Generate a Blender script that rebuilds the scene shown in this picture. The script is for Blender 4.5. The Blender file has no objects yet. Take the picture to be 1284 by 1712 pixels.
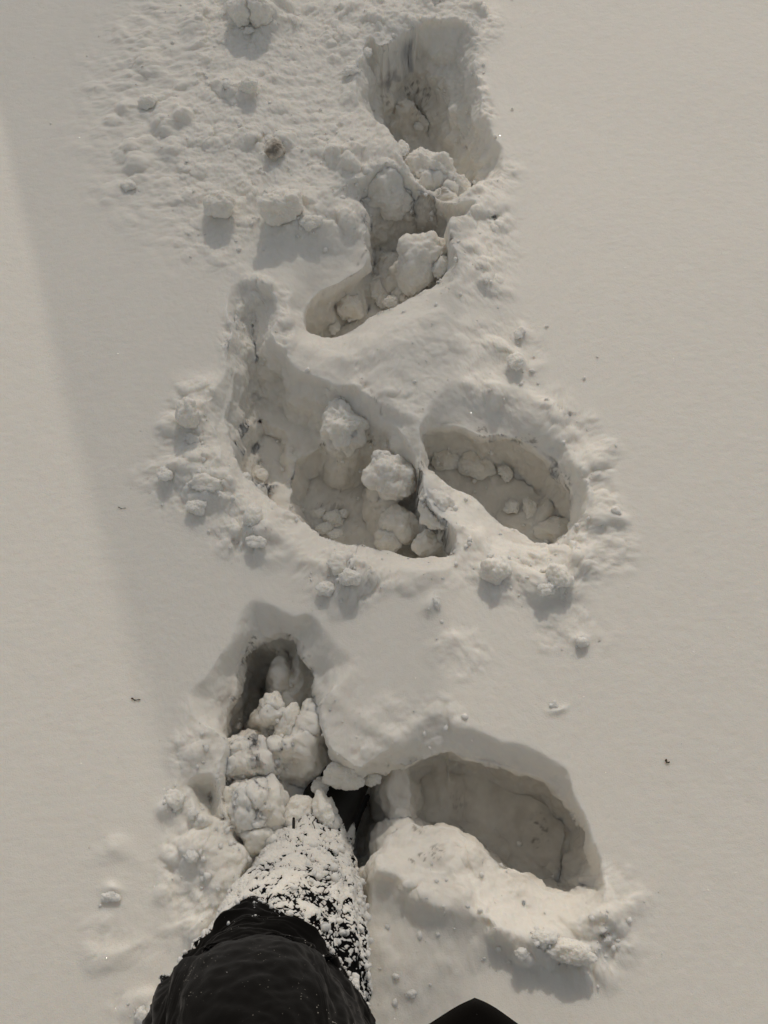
import bpy, bmesh, math, random
import numpy as np
from mathutils import Vector, Matrix

# ------------------------------------------------------------------ camera, sky, sun, exposure
random.seed(7)
SC = bpy.context.scene
COL = SC.collection
CAM_H, TILT, FPX = 1.45, math.radians(25), 1600.0
PW, PH = 1284.0, 1712.0
cam_d = bpy.data.cameras.new('camera')
cam = bpy.data.objects.new('camera', cam_d)
COL.objects.link(cam)
cam.location = (0, 0, CAM_H)
cam.rotation_euler = (TILT, 0, 0)
cam_d.sensor_fit = 'HORIZONTAL'
cam_d.sensor_width = 36
cam_d.lens = 36 * FPX / PW
cam_d.clip_start = .02
cam_d.clip_end = 2000
SC.camera = cam

SUN_EL, SUN_AZ = math.radians(36), math.radians(6)      # azimuth clockwise from +y
w = bpy.data.worlds.new('World')
SC.world = w
w.use_nodes = True
nt = w.node_tree
bg = nt.nodes['Background']
sky = nt.nodes.new('ShaderNodeTexSky')
sky.sky_type = 'NISHITA'
sky.sun_disc = False
sky.sun_elevation = SUN_EL
sky.sun_rotation = SUN_AZ
sky.air_density = 1.0
sky.dust_density = 3.0
sky.ozone_density = 1.0
veil = nt.nodes.new('ShaderNodeMix')               # thin bright haze over the blue
veil.data_type = 'RGBA'
veil.inputs[0].default_value = .6
veil.inputs[7].default_value = (5.2, 5.1, 4.8, 1)
nt.links.new(sky.outputs[0], veil.inputs[6])
nt.links.new(veil.outputs[2], bg.inputs[0])
bg.inputs[1].default_value = .13
sd = bpy.data.lights.new('sun', 'SUN')
sd.energy = 2.65
sd.angle = math.radians(.9)
sd.color = (1.0, .885, .755)
sun = bpy.data.objects.new('sun', sd)
COL.objects.link(sun)
sdir = Vector((math.sin(SUN_AZ) * math.cos(SUN_EL), math.cos(SUN_AZ) * math.cos(SUN_EL), math.sin(SUN_EL)))
sun.rotation_euler = sdir.to_track_quat('Z', 'Y').to_euler()
SC.view_settings.view_transform = 'Standard'
SC.view_settings.look = 'None'
SC.view_settings.exposure = -1.06
SC.view_settings.gamma = 1

# ------------------------------------------------------------------ photo point -> world point
def ray(px, py):
    u = (px - PW / 2) / FPX
    v = -(py - PH / 2) / FPX
    return np.array([u, math.sin(TILT) + v * math.cos(TILT), -math.cos(TILT) + v * math.sin(TILT)])

def P(px, py, z=0.0):
    r = ray(px, py)
    t = (z - CAM_H) / r[2]
    return np.array([r[0] * t, r[1] * t, z])

def scale_at(px, py, z=0.0):                 # metres per photo pixel
    r = ray(px, py)
    return ((z - CAM_H) / r[2]) / FPX

# ------------------------------------------------------------------ noise (numpy)
rs = np.random.RandomState(5)
PERM = rs.permutation(1024).astype(np.int64)
GRD = rs.normal(size=(1024, 3)); GRD /= np.linalg.norm(GRD, axis=1)[:, None]
JIT = rs.rand(1024, 3)
RV = rs.rand(1024)

def _h(i, j, k):
    return PERM[(PERM[(PERM[i & 1023] + j) & 1023] + k) & 1023]

def perlin(x, y, z):
    x, y, z = np.broadcast_arrays(np.asarray(x, float), np.asarray(y, float), np.asarray(z, float))
    xi, yi, zi = np.floor(x).astype(np.int64), np.floor(y).astype(np.int64), np.floor(z).astype(np.int64)
    fx, fy, fz = x - xi, y - yi, z - zi
    f = lambda t: t * t * t * (t * (t * 6 - 15) + 10)
    u, v, s = f(fx), f(fy), f(fz)
    r = 0
    for dx in (0, 1):
        for dy in (0, 1):
            for dz in (0, 1):
                g = GRD[_h(xi + dx, yi + dy, zi + dz)]
                d = g[..., 0] * (fx - dx) + g[..., 1] * (fy - dy) + g[..., 2] * (fz - dz)
                r = r + d * (u if dx else 1 - u) * (v if dy else 1 - v) * (s if dz else 1 - s)
    return r * 1.5

def fbm(x, y, z, octs=3, gain=.5):
    r, a = 0, 1.0
    for o in range(octs):
        r = r + a * perlin(x * 2 ** o + 17.3 * o, y * 2 ** o + 5.1 * o, z * 2 ** o + 9.7 * o)
        a *= gain
    return r

def lumps2(x, y, s, seed=0, fill=.75):
    """round half-buried lumps: spherical caps of uneven size in a jittered grid"""
    x = x / s + seed * 13.7; y = y / s + seed * 7.9
    xi, yi = np.floor(x).astype(np.int64), np.floor(y).astype(np.int64)
    best = np.zeros_like(x)
    for dx in (-1, 0, 1):
        for dy in (-1, 0, 1):
            hh = _h(xi + dx, yi + dy, np.full_like(xi, seed))
            cx = xi + dx + .1 + .8 * JIT[hh, 0]; cy = yi + dy + .1 + .8 * JIT[hh, 1]
            r = .25 + .6 * JIT[hh, 2] ** 1.5
            r = np.where(RV[hh] < fill, r, 1e-3)
            d2 = ((x - cx) ** 2 + (y - cy) ** 2) / r ** 2
            best = np.maximum(best, r * np.sqrt(np.clip(1 - d2, 0, 1)))
    return best * s

def cell3(p, s, seed=0):
    """distance to nearest and second nearest feature point"""
    q = p / s + seed * 11.3
    qi = np.floor(q).astype(np.int64)
    f1 = np.full(len(p), 9.0); f2 = np.full(len(p), 9.0)
    for dx in (-1, 0, 1):
        for dy in (-1, 0, 1):
            for dz in (-1, 0, 1):
                c = qi + np.array([dx, dy, dz])
                hh = _h(c[:, 0], c[:, 1], c[:, 2])
                d = np.linalg.norm(q - (c + JIT[hh]), axis=1)
                n1 = np.minimum(f1, d)
                f2 = np.minimum(f2, np.maximum(f1, d))
                f1 = n1
    return f1, f2

def smooth(t):
    t = np.clip(t, 0, 1)
    return t * t * (3 - 2 * t)

# ------------------------------------------------------------------ polygons
def catmull(pts, n=5):
    pts = np.array(pts, float); m = len(pts); out = []
    for i in range(m):
        a, b, c, d = pts[i - 1], pts[i], pts[(i + 1) % m], pts[(i + 2) % m]
        for k in range(n):
            t = k / n
            out.append(.5 * ((2 * b) + (c - a) * t + (2 * a - 5 * b + 4 * c - d) * t * t + (3 * b - a - 3 * c + d) * t ** 3))
    return np.array(out)

def world_poly(pts, z):
    return catmull([P(x, y, z)[:2] for x, y in pts])

def sdf(X, Y, poly):                          # positive inside
    d = np.full(X.shape, 1e9); ins = np.zeros(X.shape, bool)
    n = len(poly)
    for i in range(n):
        ax, ay = poly[i - 1]; bx, by = poly[i]
        ex, ey = bx - ax, by - ay
        L = ex * ex + ey * ey
        if L < 1e-12: continue
        wx, wy = X - ax, Y - ay
        t = np.clip((wx * ex + wy * ey) / L, 0, 1)
        d = np.minimum(d, (wx - ex * t) ** 2 + (wy - ey * t) ** 2)
        c = (ay > Y) != (by > Y)
        if ey != 0:
            ins ^= c & (X < ax + (Y - ay) * ex / ey)
    d = np.sqrt(d)
    return np.where(ins, d, -d)

# ------------------------------------------------------------------ materials
def new_mat(name):
    m = bpy.data.materials.new(name); m.use_nodes = True
    return m, m.node_tree, m.node_tree.nodes['Principled BSDF']

def snow_material():
    m, nt, b = new_mat('snow')
    N, L = nt.nodes, nt.links
    geo = N.new('ShaderNodeNewGeometry')
    def noise(scale, det, rough=.5):
        n = N.new('ShaderNodeTexNoise'); n.inputs['Scale'].default_value = scale
        n.inputs['Detail'].default_value = det; n.inputs['Roughness'].default_value = rough
        L.new(geo.outputs['Position'], n.inputs['Vector']); return n
    at = N.new('ShaderNodeAttribute'); at.attribute_name = 'soil'
    sep = N.new('ShaderNodeSeparateColor'); L.new(at.outputs['Color'], sep.inputs[0])
    def mix(fac, a, c, blend='MIX'):
        x = N.new('ShaderNodeMix'); x.data_type = 'RGBA'; x.blend_type = blend
        if isinstance(fac, (int, float)): x.inputs[0].default_value = fac
        else: L.new(fac, x.inputs[0])
        for s, v in ((6, a), (7, c)):
            if isinstance(v, tuple): x.inputs[s].default_value = v
            else: L.new(v, x.inputs[s])
        return x.outputs[2]
    n0 = noise(45, 5, .6)
    base = mix(n0.outputs[0], (.87, .842, .775, 1), (.94, .912, .845, 1))
    # soil seen through thin snow, some painted lip shade, and darker flecks
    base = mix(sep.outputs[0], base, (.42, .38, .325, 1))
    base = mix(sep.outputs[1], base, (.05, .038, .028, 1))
    L.new(base, b.inputs['Base Color'])
    b.inputs['Roughness'].default_value = .62
    b.inputs['Specular IOR Level'].default_value = .25
    b.inputs['Subsurface Weight'].default_value = .8
    b.inputs['Subsurface Radius'].default_value = (1.0, .85, .7)
    b.inputs['Subsurface Scale'].default_value = .018
    # grain
    g1 = noise(520, 2, .6); g2 = noise(170, 3, .6)
    b1 = N.new('ShaderNodeBump'); b1.inputs['Distance'].default_value = .0012; b1.inputs['Strength'].default_value = .55
    L.new(g1.outputs[0], b1.inputs['Height'])
    b2 = N.new('ShaderNodeBump'); b2.inputs['Distance'].default_value = .003; b2.inputs['Strength'].default_value = .2
    L.new(g2.outputs[0], b2.inputs['Height']); L.new(b1.outputs[0], b2.inputs['Normal'])
    L.new(b2.outputs[0], b.inputs['Normal'])
    return m

def cloth_material(name, col, spec=.2, powder=.0, fuzz=.15):
    m, nt, b = new_mat(name)
    N, L = nt.nodes, nt.links
    tc = N.new('ShaderNodeTexCoord')
    wv = N.new('ShaderNodeTexNoise'); wv.inputs['Scale'].default_value = 900; wv.inputs['Detail'].default_value = 2
    L.new(tc.outputs['Object'], wv.inputs['Vector'])
    bp = N.new('ShaderNodeBump'); bp.inputs['Strength'].default_value = .35; bp.inputs['Distance'].default_value = .0006
    L.new(wv.outputs[0], bp.inputs['Height']); L.new(bp.outputs[0], b.inputs['Normal'])
    b.inputs['Roughness'].default_value = .95
    b.inputs['Specular IOR Level'].default_value = .06
    b.inputs['Sheen Weight'].default_value = fuzz
    b.inputs['Sheen Roughness'].default_value = .5
    n2 = N.new('ShaderNodeTexNoise'); n2.inputs['Scale'].default_value = 9; n2.inputs['Detail'].default_value = 4
    L.new(tc.outputs['Object'], n2.inputs['Vector'])
    r = N.new('ShaderNodeValToRGB')
    r.color_ramp.elements[0].color = (col[0] * .7, col[1] * .7, col[2] * .7, 1); r.color_ramp.elements[0].position = .3
    r.color_ramp.elements[1].color = (*col, 1); r.color_ramp.elements[1].position = .7
    L.new(n2.outputs[0], r.inputs[0])
    vo = N.new('ShaderNodeTexVoronoi'); vo.inputs['Scale'].default_value = 260; L.new(tc.outputs['Object'], vo.inputs['Vector'])
    lt = N.new('ShaderNodeMath'); lt.operation = 'LESS_THAN'; L.new(vo.outputs['Distance'], lt.inputs[0])
    n3 = N.new('ShaderNodeTexNoise'); n3.inputs['Scale'].default_value = 22; n3.inputs['Detail'].default_value = 6; L.new(tc.outputs['Object'], n3.inputs['Vector'])
    mr = N.new('ShaderNodeMapRange'); mr.inputs[1].default_value = .45; mr.inputs[2].default_value = .8; mr.inputs[3].default_value = .0; mr.inputs[4].default_value = .22 * powder
    L.new(n3.outputs[0], mr.inputs[0]); L.new(mr.outputs[0], lt.inputs[1])
    mx = N.new('ShaderNodeMix'); mx.data_type = 'RGBA'; L.new(lt.outputs[0], mx.inputs[0]); L.new(r.outputs[0], mx.inputs[6]); mx.inputs[7].default_value = (.5, .48, .44, 1)
    L.new(mx.outputs[2], b.inputs['Base Color'])
    return m

def simple_mat(name, c1, c2, scale, rough=.7, metal=0.0):
    m, nt, b = new_mat(name)
    N, L = nt.nodes, nt.links
    tc = N.new('ShaderNodeTexCoord')
    n2 = N.new('ShaderNodeTexNoise'); n2.inputs['Scale'].default_value = scale; n2.inputs['Detail'].default_value = 5
    L.new(tc.outputs['Object'], n2.inputs['Vector'])
    r = N.new('ShaderNodeValToRGB')
    r.color_ramp.elements[0].color = (*c1, 1); r.color_ramp.elements[0].position = .35
    r.color_ramp.elements[1].color = (*c2, 1); r.color_ramp.elements[1].position = .65
    L.new(n2.outputs[0], r.inputs[0]); L.new(r.outputs[0], b.inputs['Base Color'])
    b.inputs['Roughness'].default_value = rough; b.inputs['Metallic'].default_value = metal
    return m

M_SNOW = snow_material()
M_TROUSER = cloth_material('black_trouser_cloth', (.006, .0055, .005), fuzz=.14, powder=.9)
M_GAITER = cloth_material('black_gaiter_cloth', (.004, .004, .0045), fuzz=.0)
M_JACKET = cloth_material('black_jacket_cloth', (.007, .006, .005), fuzz=.03, powder=.2)
M_BOOT = simple_mat('black_boot_leather', (.004, .004, .004), (.008, .0075, .0075), 60, .5)
M_TWIG = simple_mat('dark_twig', (.03, .022, .016), (.07, .05, .035), 300)
M_ICE = simple_mat('ice_crystal', (.9, .9, .9), (.95, .95, .95), 50, .12, 1.0)

# ------------------------------------------------------------------ object helpers
def tag(o, label=None, cat=None, group=None, kind=None):
    if label: o['label'] = label
    if cat: o['category'] = cat
    if group: o['group'] = group
    if kind: o['kind'] = kind
    return o

def mesh_obj(name, V, F, mat, parent=None, flat=False):
    me = bpy.data.meshes.new(name)
    V = np.asarray(V, np.float32); F = np.asarray(F, np.int32)
    k = F.shape[1]
    me.vertices.add(len(V)); me.vertices.foreach_set('co', V.ravel())
    me.loops.add(F.size); me.loops.foreach_set('vertex_index', F.ravel())
    me.polygons.add(len(F)); me.polygons.foreach_set('loop_start', np.arange(0, F.size, k, dtype=np.int32))
    me.polygons.foreach_set('loop_total', np.full(len(F), k, np.int32))
    if not flat: me.polygons.foreach_set('use_smooth', np.ones(len(F), bool))
    me.update(calc_edges=True)
    me.materials.append(mat)
    o = bpy.data.objects.new(name, me)
    COL.objects.link(o)
    if parent: o.parent = parent
    return o

def set_soil(o, dirt_shade, fleck):
    n = len(o.data.vertices)
    a = o.data.color_attributes.new('soil', 'FLOAT_COLOR', 'POINT')
    c = np.zeros((n, 4), np.float32); c[:, 0] = dirt_shade; c[:, 1] = fleck; c[:, 3] = 1
    a.data.foreach_set('color', c.ravel())

def grid_normals(V):                         # V: (ny, nx, 3)
    du = np.empty_like(V); dv = np.empty_like(V)
    du[:, 1:-1] = V[:, 2:] - V[:, :-2]; du[:, 0] = V[:, 1] - V[:, 0]; du[:, -1] = V[:, -1] - V[:, -2]
    dv[1:-1] = V[2:] - V[:-2]; dv[0] = V[1] - V[0]; dv[-1] = V[-1] - V[-2]
    n = np.cross(du, dv)
    return n / (np.linalg.norm(n, axis=2, keepdims=True) + 1e-12)

# ================================================================== SNOW FIELD
def axis(lo, hi, fine_lo, fine_hi, fine, mid):
    a = np.arange(fine_lo, fine_hi, fine)
    left = np.arange(lo, fine_lo - mid * .5, mid); right = np.arange(fine_hi, hi, mid)
    c = np.concatenate([left, a, right])
    out = []; d = mid; x = c[-1]
    while x < 400: d *= 1.35; x += d; out.append(x)
    inn = []; d = mid; x = c[0]
    while x > -400: d *= 1.35; x -= d; inn.append(x)
    return np.concatenate([inn[::-1], c, out])

xs = axis(-.95, .98, -.46, .40, .0016, .0036)
ys = axis(-.25, 2.15, -.02, 1.95, .0017, .004)
X, Y = np.meshgrid(xs, ys)
NX, NY = len(xs), len(ys)
near = (np.abs(X) < 1.6) & (Y > -1) & (Y < 3.4)

H = .004 * perlin(X / .45, Y / .45, 3.1) + .010 * perlin(X / 1.3, Y / 1.1, 8.2)
far = np.hypot(X, Y)
H += .05 * smooth((far - 2) / 8) * perlin(X / 6, Y / 6, 1.5) * 3
# faint wind texture of the untouched snow
H += near * (.00035 * perlin(X / .06 + .3 * Y / .06, Y / .06, 2.2) + .0003 * perlin(X / .016, Y / .014, 4.2) + .0003 * perlin(X / .007, Y / .007, 4.9))
# ---- raised mounds: px, py, rx(px), ry(px), angle deg, height (m), power
MOUNDS = [
 # loose pile up-left of the top hole
 (420, 60, 260, 90, 0, .012), (430, 200, 250, 110, 0, .014), (540, 250, 130, 70, 10, .015), (540, 330, 90, 50, -20, .020),
 (430, 15, 40, 28, 0, .055), (400, 22, 26, 18, 0, .04), (620, 60, 70, 60, 0, .02), (700, 40, 90, 45, 0, .03), (780, 60, 30, 70, 0, .012),
 (610, 130, 40, 40, 0, .015), (640, 260, 55, 34, 0, .012),
 # rim of the upper hole
 (520, 370, 70, 40, 10, .022), (660, 575, 120, 40, -18, .012), (790, 420, 45, 70, 0, .010), (812, 335, 40, 25, 0, .012), (780, 470, 60, 60, 0, .010),
 (865, 605, 18, 20, 0, .014), (868, 558, 12, 12, 0, .010), (800, 645, 40, 18, 0, .010),
 # left rim of the middle hole
 (322, 700, 30, 26, 0, .022), (340, 655, 40, 30, -30, .014), (300, 790, 36, 22, 0, .018), (350, 805, 60, 40, 25, .018), (330, 840, 24, 18, 0, .014), (375, 770, 30, 22, 0, .012),
 (425, 860, 40, 26, 10, .014), (430, 895, 34, 24, 0, .016), (575, 950, 52, 28, 0, .018), (565, 990, 40, 24, 0, .014), (470, 900, 60, 30, 20, .008),
 (600, 690, 50, 18, 20, .012), (660, 720, 40, 26, 30, .012),
 # right print rim
 (905, 680, 50, 24, 35, .010), (975, 780, 24, 34, 20, .014), (1000, 860, 28, 26, 0, .012), (960, 935, 40, 22, -20, .014), (830, 955, 34, 24, 0, .018), (930, 975, 40, 24, 0, .018), (880, 925, 60, 22, 0, .008),
 (760, 870, 60, 22, 30, .010), (1028, 858, 14, 12, 0, .010), (975, 1072, 16, 14, 0, .008), (925, 1178, 12, 9, 0, .006), (765, 1080, 22, 16, 0, .006), (728, 1008, 12, 14, 0, .012),
 # between the prints lower down
 (660, 1230, 70, 24, 15, .010), (560, 1120, 14, 30, 0, .004), (620, 1190, 40, 30, 0, .006),
 (330, 1250, 30, 60, 10, .010), (290, 1345, 20, 18, 0, .014), (350, 1420, 46, 34, 30, .020), (330, 1400, 20, 60, 10, .012), (360, 1470, 50, 40, 0, .016), (350, 1520, 30, 30, 0, .012),
 # ridge in front of the lower right print
 (690, 1475, 70, 50, 25, .016), (765, 1525, 115, 46, 22, .018), (870, 1560, 90, 40, 14, .016), (940, 1552, 80, 36, 8, .010), (960, 1580, 46, 20, 6, .010), (1000, 1510, 60, 40, 0, .008), (1040, 1540, 40, 40, 0, .005), (640, 1460, 34, 40, 0, .022), (870, 1592, 14, 12, 0, .014),
 # rim around the left boot, snow pushed up
 (640, 1650, 60, 60, 0, .006), (180, 1500, 12, 8, 0, .010), (190, 1580, 46, 16, -8, .005), (280, 1560, 18, 12, 0, .004), (190, 1430, 40, 22, -20, .004), (238, 1700, 10, 12, 0, .010), (690, 1600, 80, 60, 0, .006),
]
ROUGH = [   # px, py, rx, ry, angle, amount 0..1
 (430, 150, 270, 230, 0, .8), (560, 300, 180, 100, 0, 1.0), (700, 40, 120, 70, 0, 1.3), (775, 150, 45, 150, 0, 1.3), (620, 180, 60, 90, 0, .8), (730, 290, 130, 60, 0, .9),
 (430, 20, 90, 50, 0, .9), (380, 370, 80, 60, 0, .6), (800, 420, 70, 90, 0, .7), (680, 610, 190, 80, -10, .45), (850, 590, 60, 60, 0, .5),
 (430, 550, 60, 90, 0, 1.2), (330, 700, 60, 70, 0, .9), (330, 810, 100, 60, 15, 1.0), (430, 880, 80, 60, 0, .9), (570, 960, 80, 60, 0, 1.0), (680, 960, 160, 30, 0, .4),
 (640, 690, 80, 50, 25, .7), (860, 660, 110, 50, 25, .5), (980, 780, 50, 90, 0, .8), (960, 920, 110, 60, -10, .8), (880, 960, 120, 50, 0, .7), (760, 870, 120, 50, 30, .5), (800, 900, 100, 60, 0, .4),
 (960, 1060, 60, 40, 0, .4), (770, 1090, 50, 40, 0, .4), (650, 1220, 120, 60, 0, .5), (560, 1190, 60, 90, 0, .35), (330, 1300, 50, 150, 0, .7), (360, 1450, 90, 120, 0, 1.0), (450, 1330, 130, 120, 0, .8),
 (760, 1470, 170, 70, 25, .75), (930, 1560, 130, 70, 8, .9), (1020, 1510, 80, 60, 0, .5), (700, 1560, 130, 120, 0, .35), (190, 1570, 60, 34, 0, .25), (190, 1430, 60, 40, 0, .12), (280, 1580, 50, 60, 0, .15), (230, 1690, 40, 30, 0, .5),
 (640, 1640, 60, 80, 0, .5), (740, 820, 120, 100, 0, .4), (600, 820, 130, 120, 0, .3),
]
def ell(spec, X, Y, cut=3.0):
    px, py, rx, ry, ang = spec[:5]
    c = P(px, py); s = scale_at(px, py)
    th = math.atan2(c[1], CAM_H)
    rx = rx * s; ry = ry * s / math.cos(th)
    R = max(rx, ry) * cut
    i0, i1 = np.searchsorted(ys, [c[1] - R, c[1] + R]); j0, j1 = np.searchsorted(xs, [c[0] - R, c[0] + R])
    sl = (slice(i0, i1), slice(j0, j1))
    dx, dy = X[sl] - c[0], Y[sl] - c[1]
    a = math.radians(-ang)                    # photo y is down
    u = (dx * math.cos(a) + dy * math.sin(a)) / rx
    v = (-dx * math.sin(a) + dy * math.cos(a)) / ry
    return sl, u * u + v * v

# warped coordinates give natural outlines
def sub(sl, arr): return arr[sl]
w_sl = (slice(*np.searchsorted(ys, [-.3, 2.2])), slice(*np.searchsorted(xs, [-.95, .98])))
WX, WY = X.copy(), Y.copy()
x_, y_ = X[w_sl], Y[w_sl]
WX[w_sl] += .007 * perlin(x_ / .045, y_ / .045, .3)
WY[w_sl] += .007 * perlin(x_ / .045, y_ / .045, 9.3)
LX = X.copy(); LY = Y.copy()
LX[w_sl] += .02 * perlin(x_ / .06, y_ / .06, 22.3); LY[w_sl] += .02 * perlin(x_ / .06, y_ / .06, 29.3)
for m in MOUNDS:
    sl, q = ell(m, LX, LY, 3.2)
    H[sl] += m[5] * .95 * np.exp(-q * 1.3)
RG = np.zeros_like(X)
for r in ROUGH:
    sl, q = ell(r, LX, LY, 1.9)
    RG[sl] = np.maximum(RG[sl], r[5] * smooth(1.35 - .85 * q))
x_, y_ = WX[w_sl], WY[w_sl]; g_ = RG[w_sl]
mod = smooth(.5 + 1.3 * perlin(x_ / .07, y_ / .07, 44.0))
lum = lumps2(x_, y_, .052, 1, .45) * .42 * mod + lumps2(x_, y_, .027, 2, .5) * .45 * (.2 + .8 * mod) + lumps2(x_, y_, .013, 3, .5) * .38 * (.3 + .7 * mod) + lumps2(x_, y_, .007, 4, .5) * .22
RO = g_ * (lum * 1.05 + .0045 * fbm(x_ / .03, y_ / .03, 7.7, 3, .55))
H[w_sl] += RO
# ---- holes: nested contours, each drawn at its own level
HOLES = [
 # upper hole (two joined boot holes), left shoulder
 dict(c=[(0, [(560, 325), (600, 312), (640, 290), (700, 298), (750, 330), (792, 344), (787, 358), (772, 369), (750, 374), (750, 396), (757, 424), (764, 464), (735, 512), (680, 545), (630, 572), (590, 596), (550, 602), (504, 580), (488, 540), (478, 490), (478, 440), (505, 385)]),
         (-.030, [(602, 322), (640, 306), (700, 326), (745, 342), (784, 350), (770, 366), (748, 374), (748, 396), (755, 424), (752, 452), (716, 486), (662, 512), (622, 534), (580, 556), (554, 567), (512, 556), (505, 532), (528, 497), (575, 470), (606, 445), (614, 412), (613, 365)]),
         (-.16, [(618, 385), (650, 370), (700, 345), (740, 352), (752, 380), (765, 440), (740, 520), (660, 560), (590, 600), (530, 600), (512, 545), (535, 502), (590, 470), (614, 440)])], p=1),
 # top hole
 dict(c=[(0, [(640, 95), (690, 62), (745, 52), (785, 60), (797, 135), (808, 174), (826, 222), (843, 252), (840, 292), (804, 312), (764, 342), (715, 335), (668, 275), (650, 225), (620, 205), (598, 180), (600, 130), (620, 80)]),
         (-.10, [(652, 150), (685, 128), (722, 142), (752, 195), (778, 252), (800, 300), (762, 330), (716, 322), (670, 270), (655, 235), (636, 210), (630, 170)]),
         (-.20, [(645, 170), (672, 145), (712, 158), (740, 205), (765, 262), (780, 320), (740, 340), (690, 300), (655, 255)])], p=1),
 # middle left: trampled hollow, one broad trough sloping to the near rim
 dict(c=[(0, [(386, 568), (380, 505), (398, 476), (425, 468), (455, 482), (466, 525), (458, 555), (480, 603), (512, 625), (547, 640), (608, 662), (650, 680), (700, 700), (712, 740), (704, 800), (735, 860), (775, 915), (748, 952), (690, 960), (630, 958), (560, 950), (505, 935), (455, 900), (415, 860), (385, 810), (362, 742), (354, 690), (370, 636)]),
         (-.022, [(396, 585), (392, 530), (425, 510), (446, 530), (448, 565), (468, 606), (500, 634), (540, 652), (602, 676), (645, 705), (690, 760), (697, 805), (706, 870), (744, 915), (740, 930), (685, 927), (645, 918), (608, 909), (572, 904), (545, 893), (523, 877), (495, 860), (440, 830), (404, 790), (386, 752), (380, 700), (390, 648)]),
         (-.12, [(398, 715), (412, 680), (440, 668), (480, 700), (530, 735), (580, 752), (630, 780), (675, 830), (698, 880), (748, 920), (744, 960), (640, 950), (560, 930), (510, 895), (480, 870), (440, 835), (405, 800), (392, 760)])], p=1),
 dict(c=[(-.105, [(400, 742), (412, 708), (440, 690), (485, 715), (510, 760), (496, 815), (440, 825), (400, 800)]),
         (-.15, [(404, 750), (420, 728), (445, 725), (462, 745), (466, 775), (440, 812), (412, 795)])], p=1),
 dict(c=[(-.10, [(486, 770), (522, 735), (590, 735), (640, 770), (695, 820), (708, 885), (750, 918), (748, 960), (685, 950), (600, 940), (540, 920), (498, 880), (480, 825)]),
         (-.19, [(510, 815), (535, 785), (575, 775), (615, 800), (670, 840), (694, 895), (745, 935), (738, 990), (640, 980), (560, 960), (515, 890)])], p=1),
 # middle right print
 dict(c=[(0, [(707, 700), (729, 656), (762, 630), (808, 626), (824, 655), (855, 665), (890, 690), (903, 713), (940, 745), (963, 785), (981, 823), (977, 854), (957, 882), (955, 915), (945, 945), (895, 958), (835, 945), (770, 915), (722, 880), (698, 820), (700, 740)]),
         (-.028, [(710, 732), (722, 716), (742, 708), (770, 711), (808, 726), (830, 727), (862, 737), (900, 759), (931, 785), (953, 819), (967, 847), (967, 872), (953, 884), (945, 901), (934, 912), (908, 902), (888, 903), (868, 893), (844, 880), (803, 841), (786, 827), (758, 815), (720, 791), (710, 775), (704, 752)]),
         (-.165, [(716, 760), (727, 742), (745, 735), (784, 743), (832, 757), (868, 772), (905, 785), (931, 806), (950, 838), (961, 866), (960, 905), (935, 950), (880, 930), (800, 870), (740, 820)])], p=1),
 # left boot hole
 dict(c=[(0, [(316, 1165), (345, 1125), (374, 1087), (388, 1056), (398, 1025), (421, 1003), (450, 1008), (483, 1028), (520, 1029), (545, 1058), (588, 1098), (582, 1130), (556, 1155), (530, 1175), (536, 1200), (550, 1236), (562, 1262), (590, 1280), (620, 1274), (650, 1274), (700, 1266), (720, 1300), (690, 1370), (655, 1395), (632, 1430), (615, 1500), (600, 1560), (420, 1560), (400, 1500), (412, 1440), (385, 1380), (366, 1320), (372, 1235), (340, 1208)]),
         (-.045, [(378, 1230), (384, 1180), (390, 1160), (400, 1120), (416, 1085), (445, 1072), (470, 1070), (500, 1078), (515, 1120), (527, 1170), (536, 1205), (548, 1240), (566, 1268), (592, 1284), (625, 1278), (660, 1280), (690, 1290), (690, 1350), (652, 1390), (626, 1430), (600, 1500), (590, 1540), (430, 1540), (420, 1480), (425, 1440), (395, 1375), (372, 1320)]),
         (-.25, [(392, 1225), (400, 1150), (420, 1110), (450, 1090), (480, 1090), (505, 1130), (520, 1180), (540, 1250), (580, 1300), (620, 1300), (620, 1350), (600, 1420), (570, 1460), (500, 1470), (440, 1430), (400, 1350)])], p=1),
 # notch beside it
 dict(c=[(0, [(306, 1312), (330, 1298), (362, 1296), (370, 1330), (372, 1350), (384, 1376), (355, 1378), (328, 1350)]),
         (-.05, [(335, 1318), (358, 1308), (364, 1340), (380, 1372), (350, 1362)])], p=1),
 # lower right print
 dict(c=[(0, [(640, 1262), (672, 1235), (704, 1203), (745, 1197), (822, 1230), (902, 1252), (946, 1295), (976, 1352), (996, 1404), (1006, 1443), (1008, 1482), (992, 1520), (945, 1550), (885, 1562), (825, 1545), (770, 1510), (730, 1490), (690, 1475), (648, 1450), (634, 1432), (605, 1452), (585, 1430), (600, 1350), (604, 1290)]),
         (-.035, [(650, 1282), (680, 1280), (713, 1267), (747, 1263), (787, 1268), (856, 1285), (917, 1316), (970, 1362), (991, 1412), (1001, 1450), (1000, 1484), (968, 1496), (944, 1493), (909, 1484), (839, 1442), (778, 1400), (743, 1386), (704, 1379), (682, 1375), (651, 1396), (634, 1430), (604, 1446), (588, 1425), (606, 1350), (615, 1300)]),
         (-.20, [(690, 1330), (708, 1290), (745, 1278), (800, 1288), (860, 1306), (912, 1334), (955, 1380), (976, 1425), (985, 1460), (985, 1520), (930, 1520), (840, 1480), (770, 1430), (715, 1400)])], p=1),
]
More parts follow.
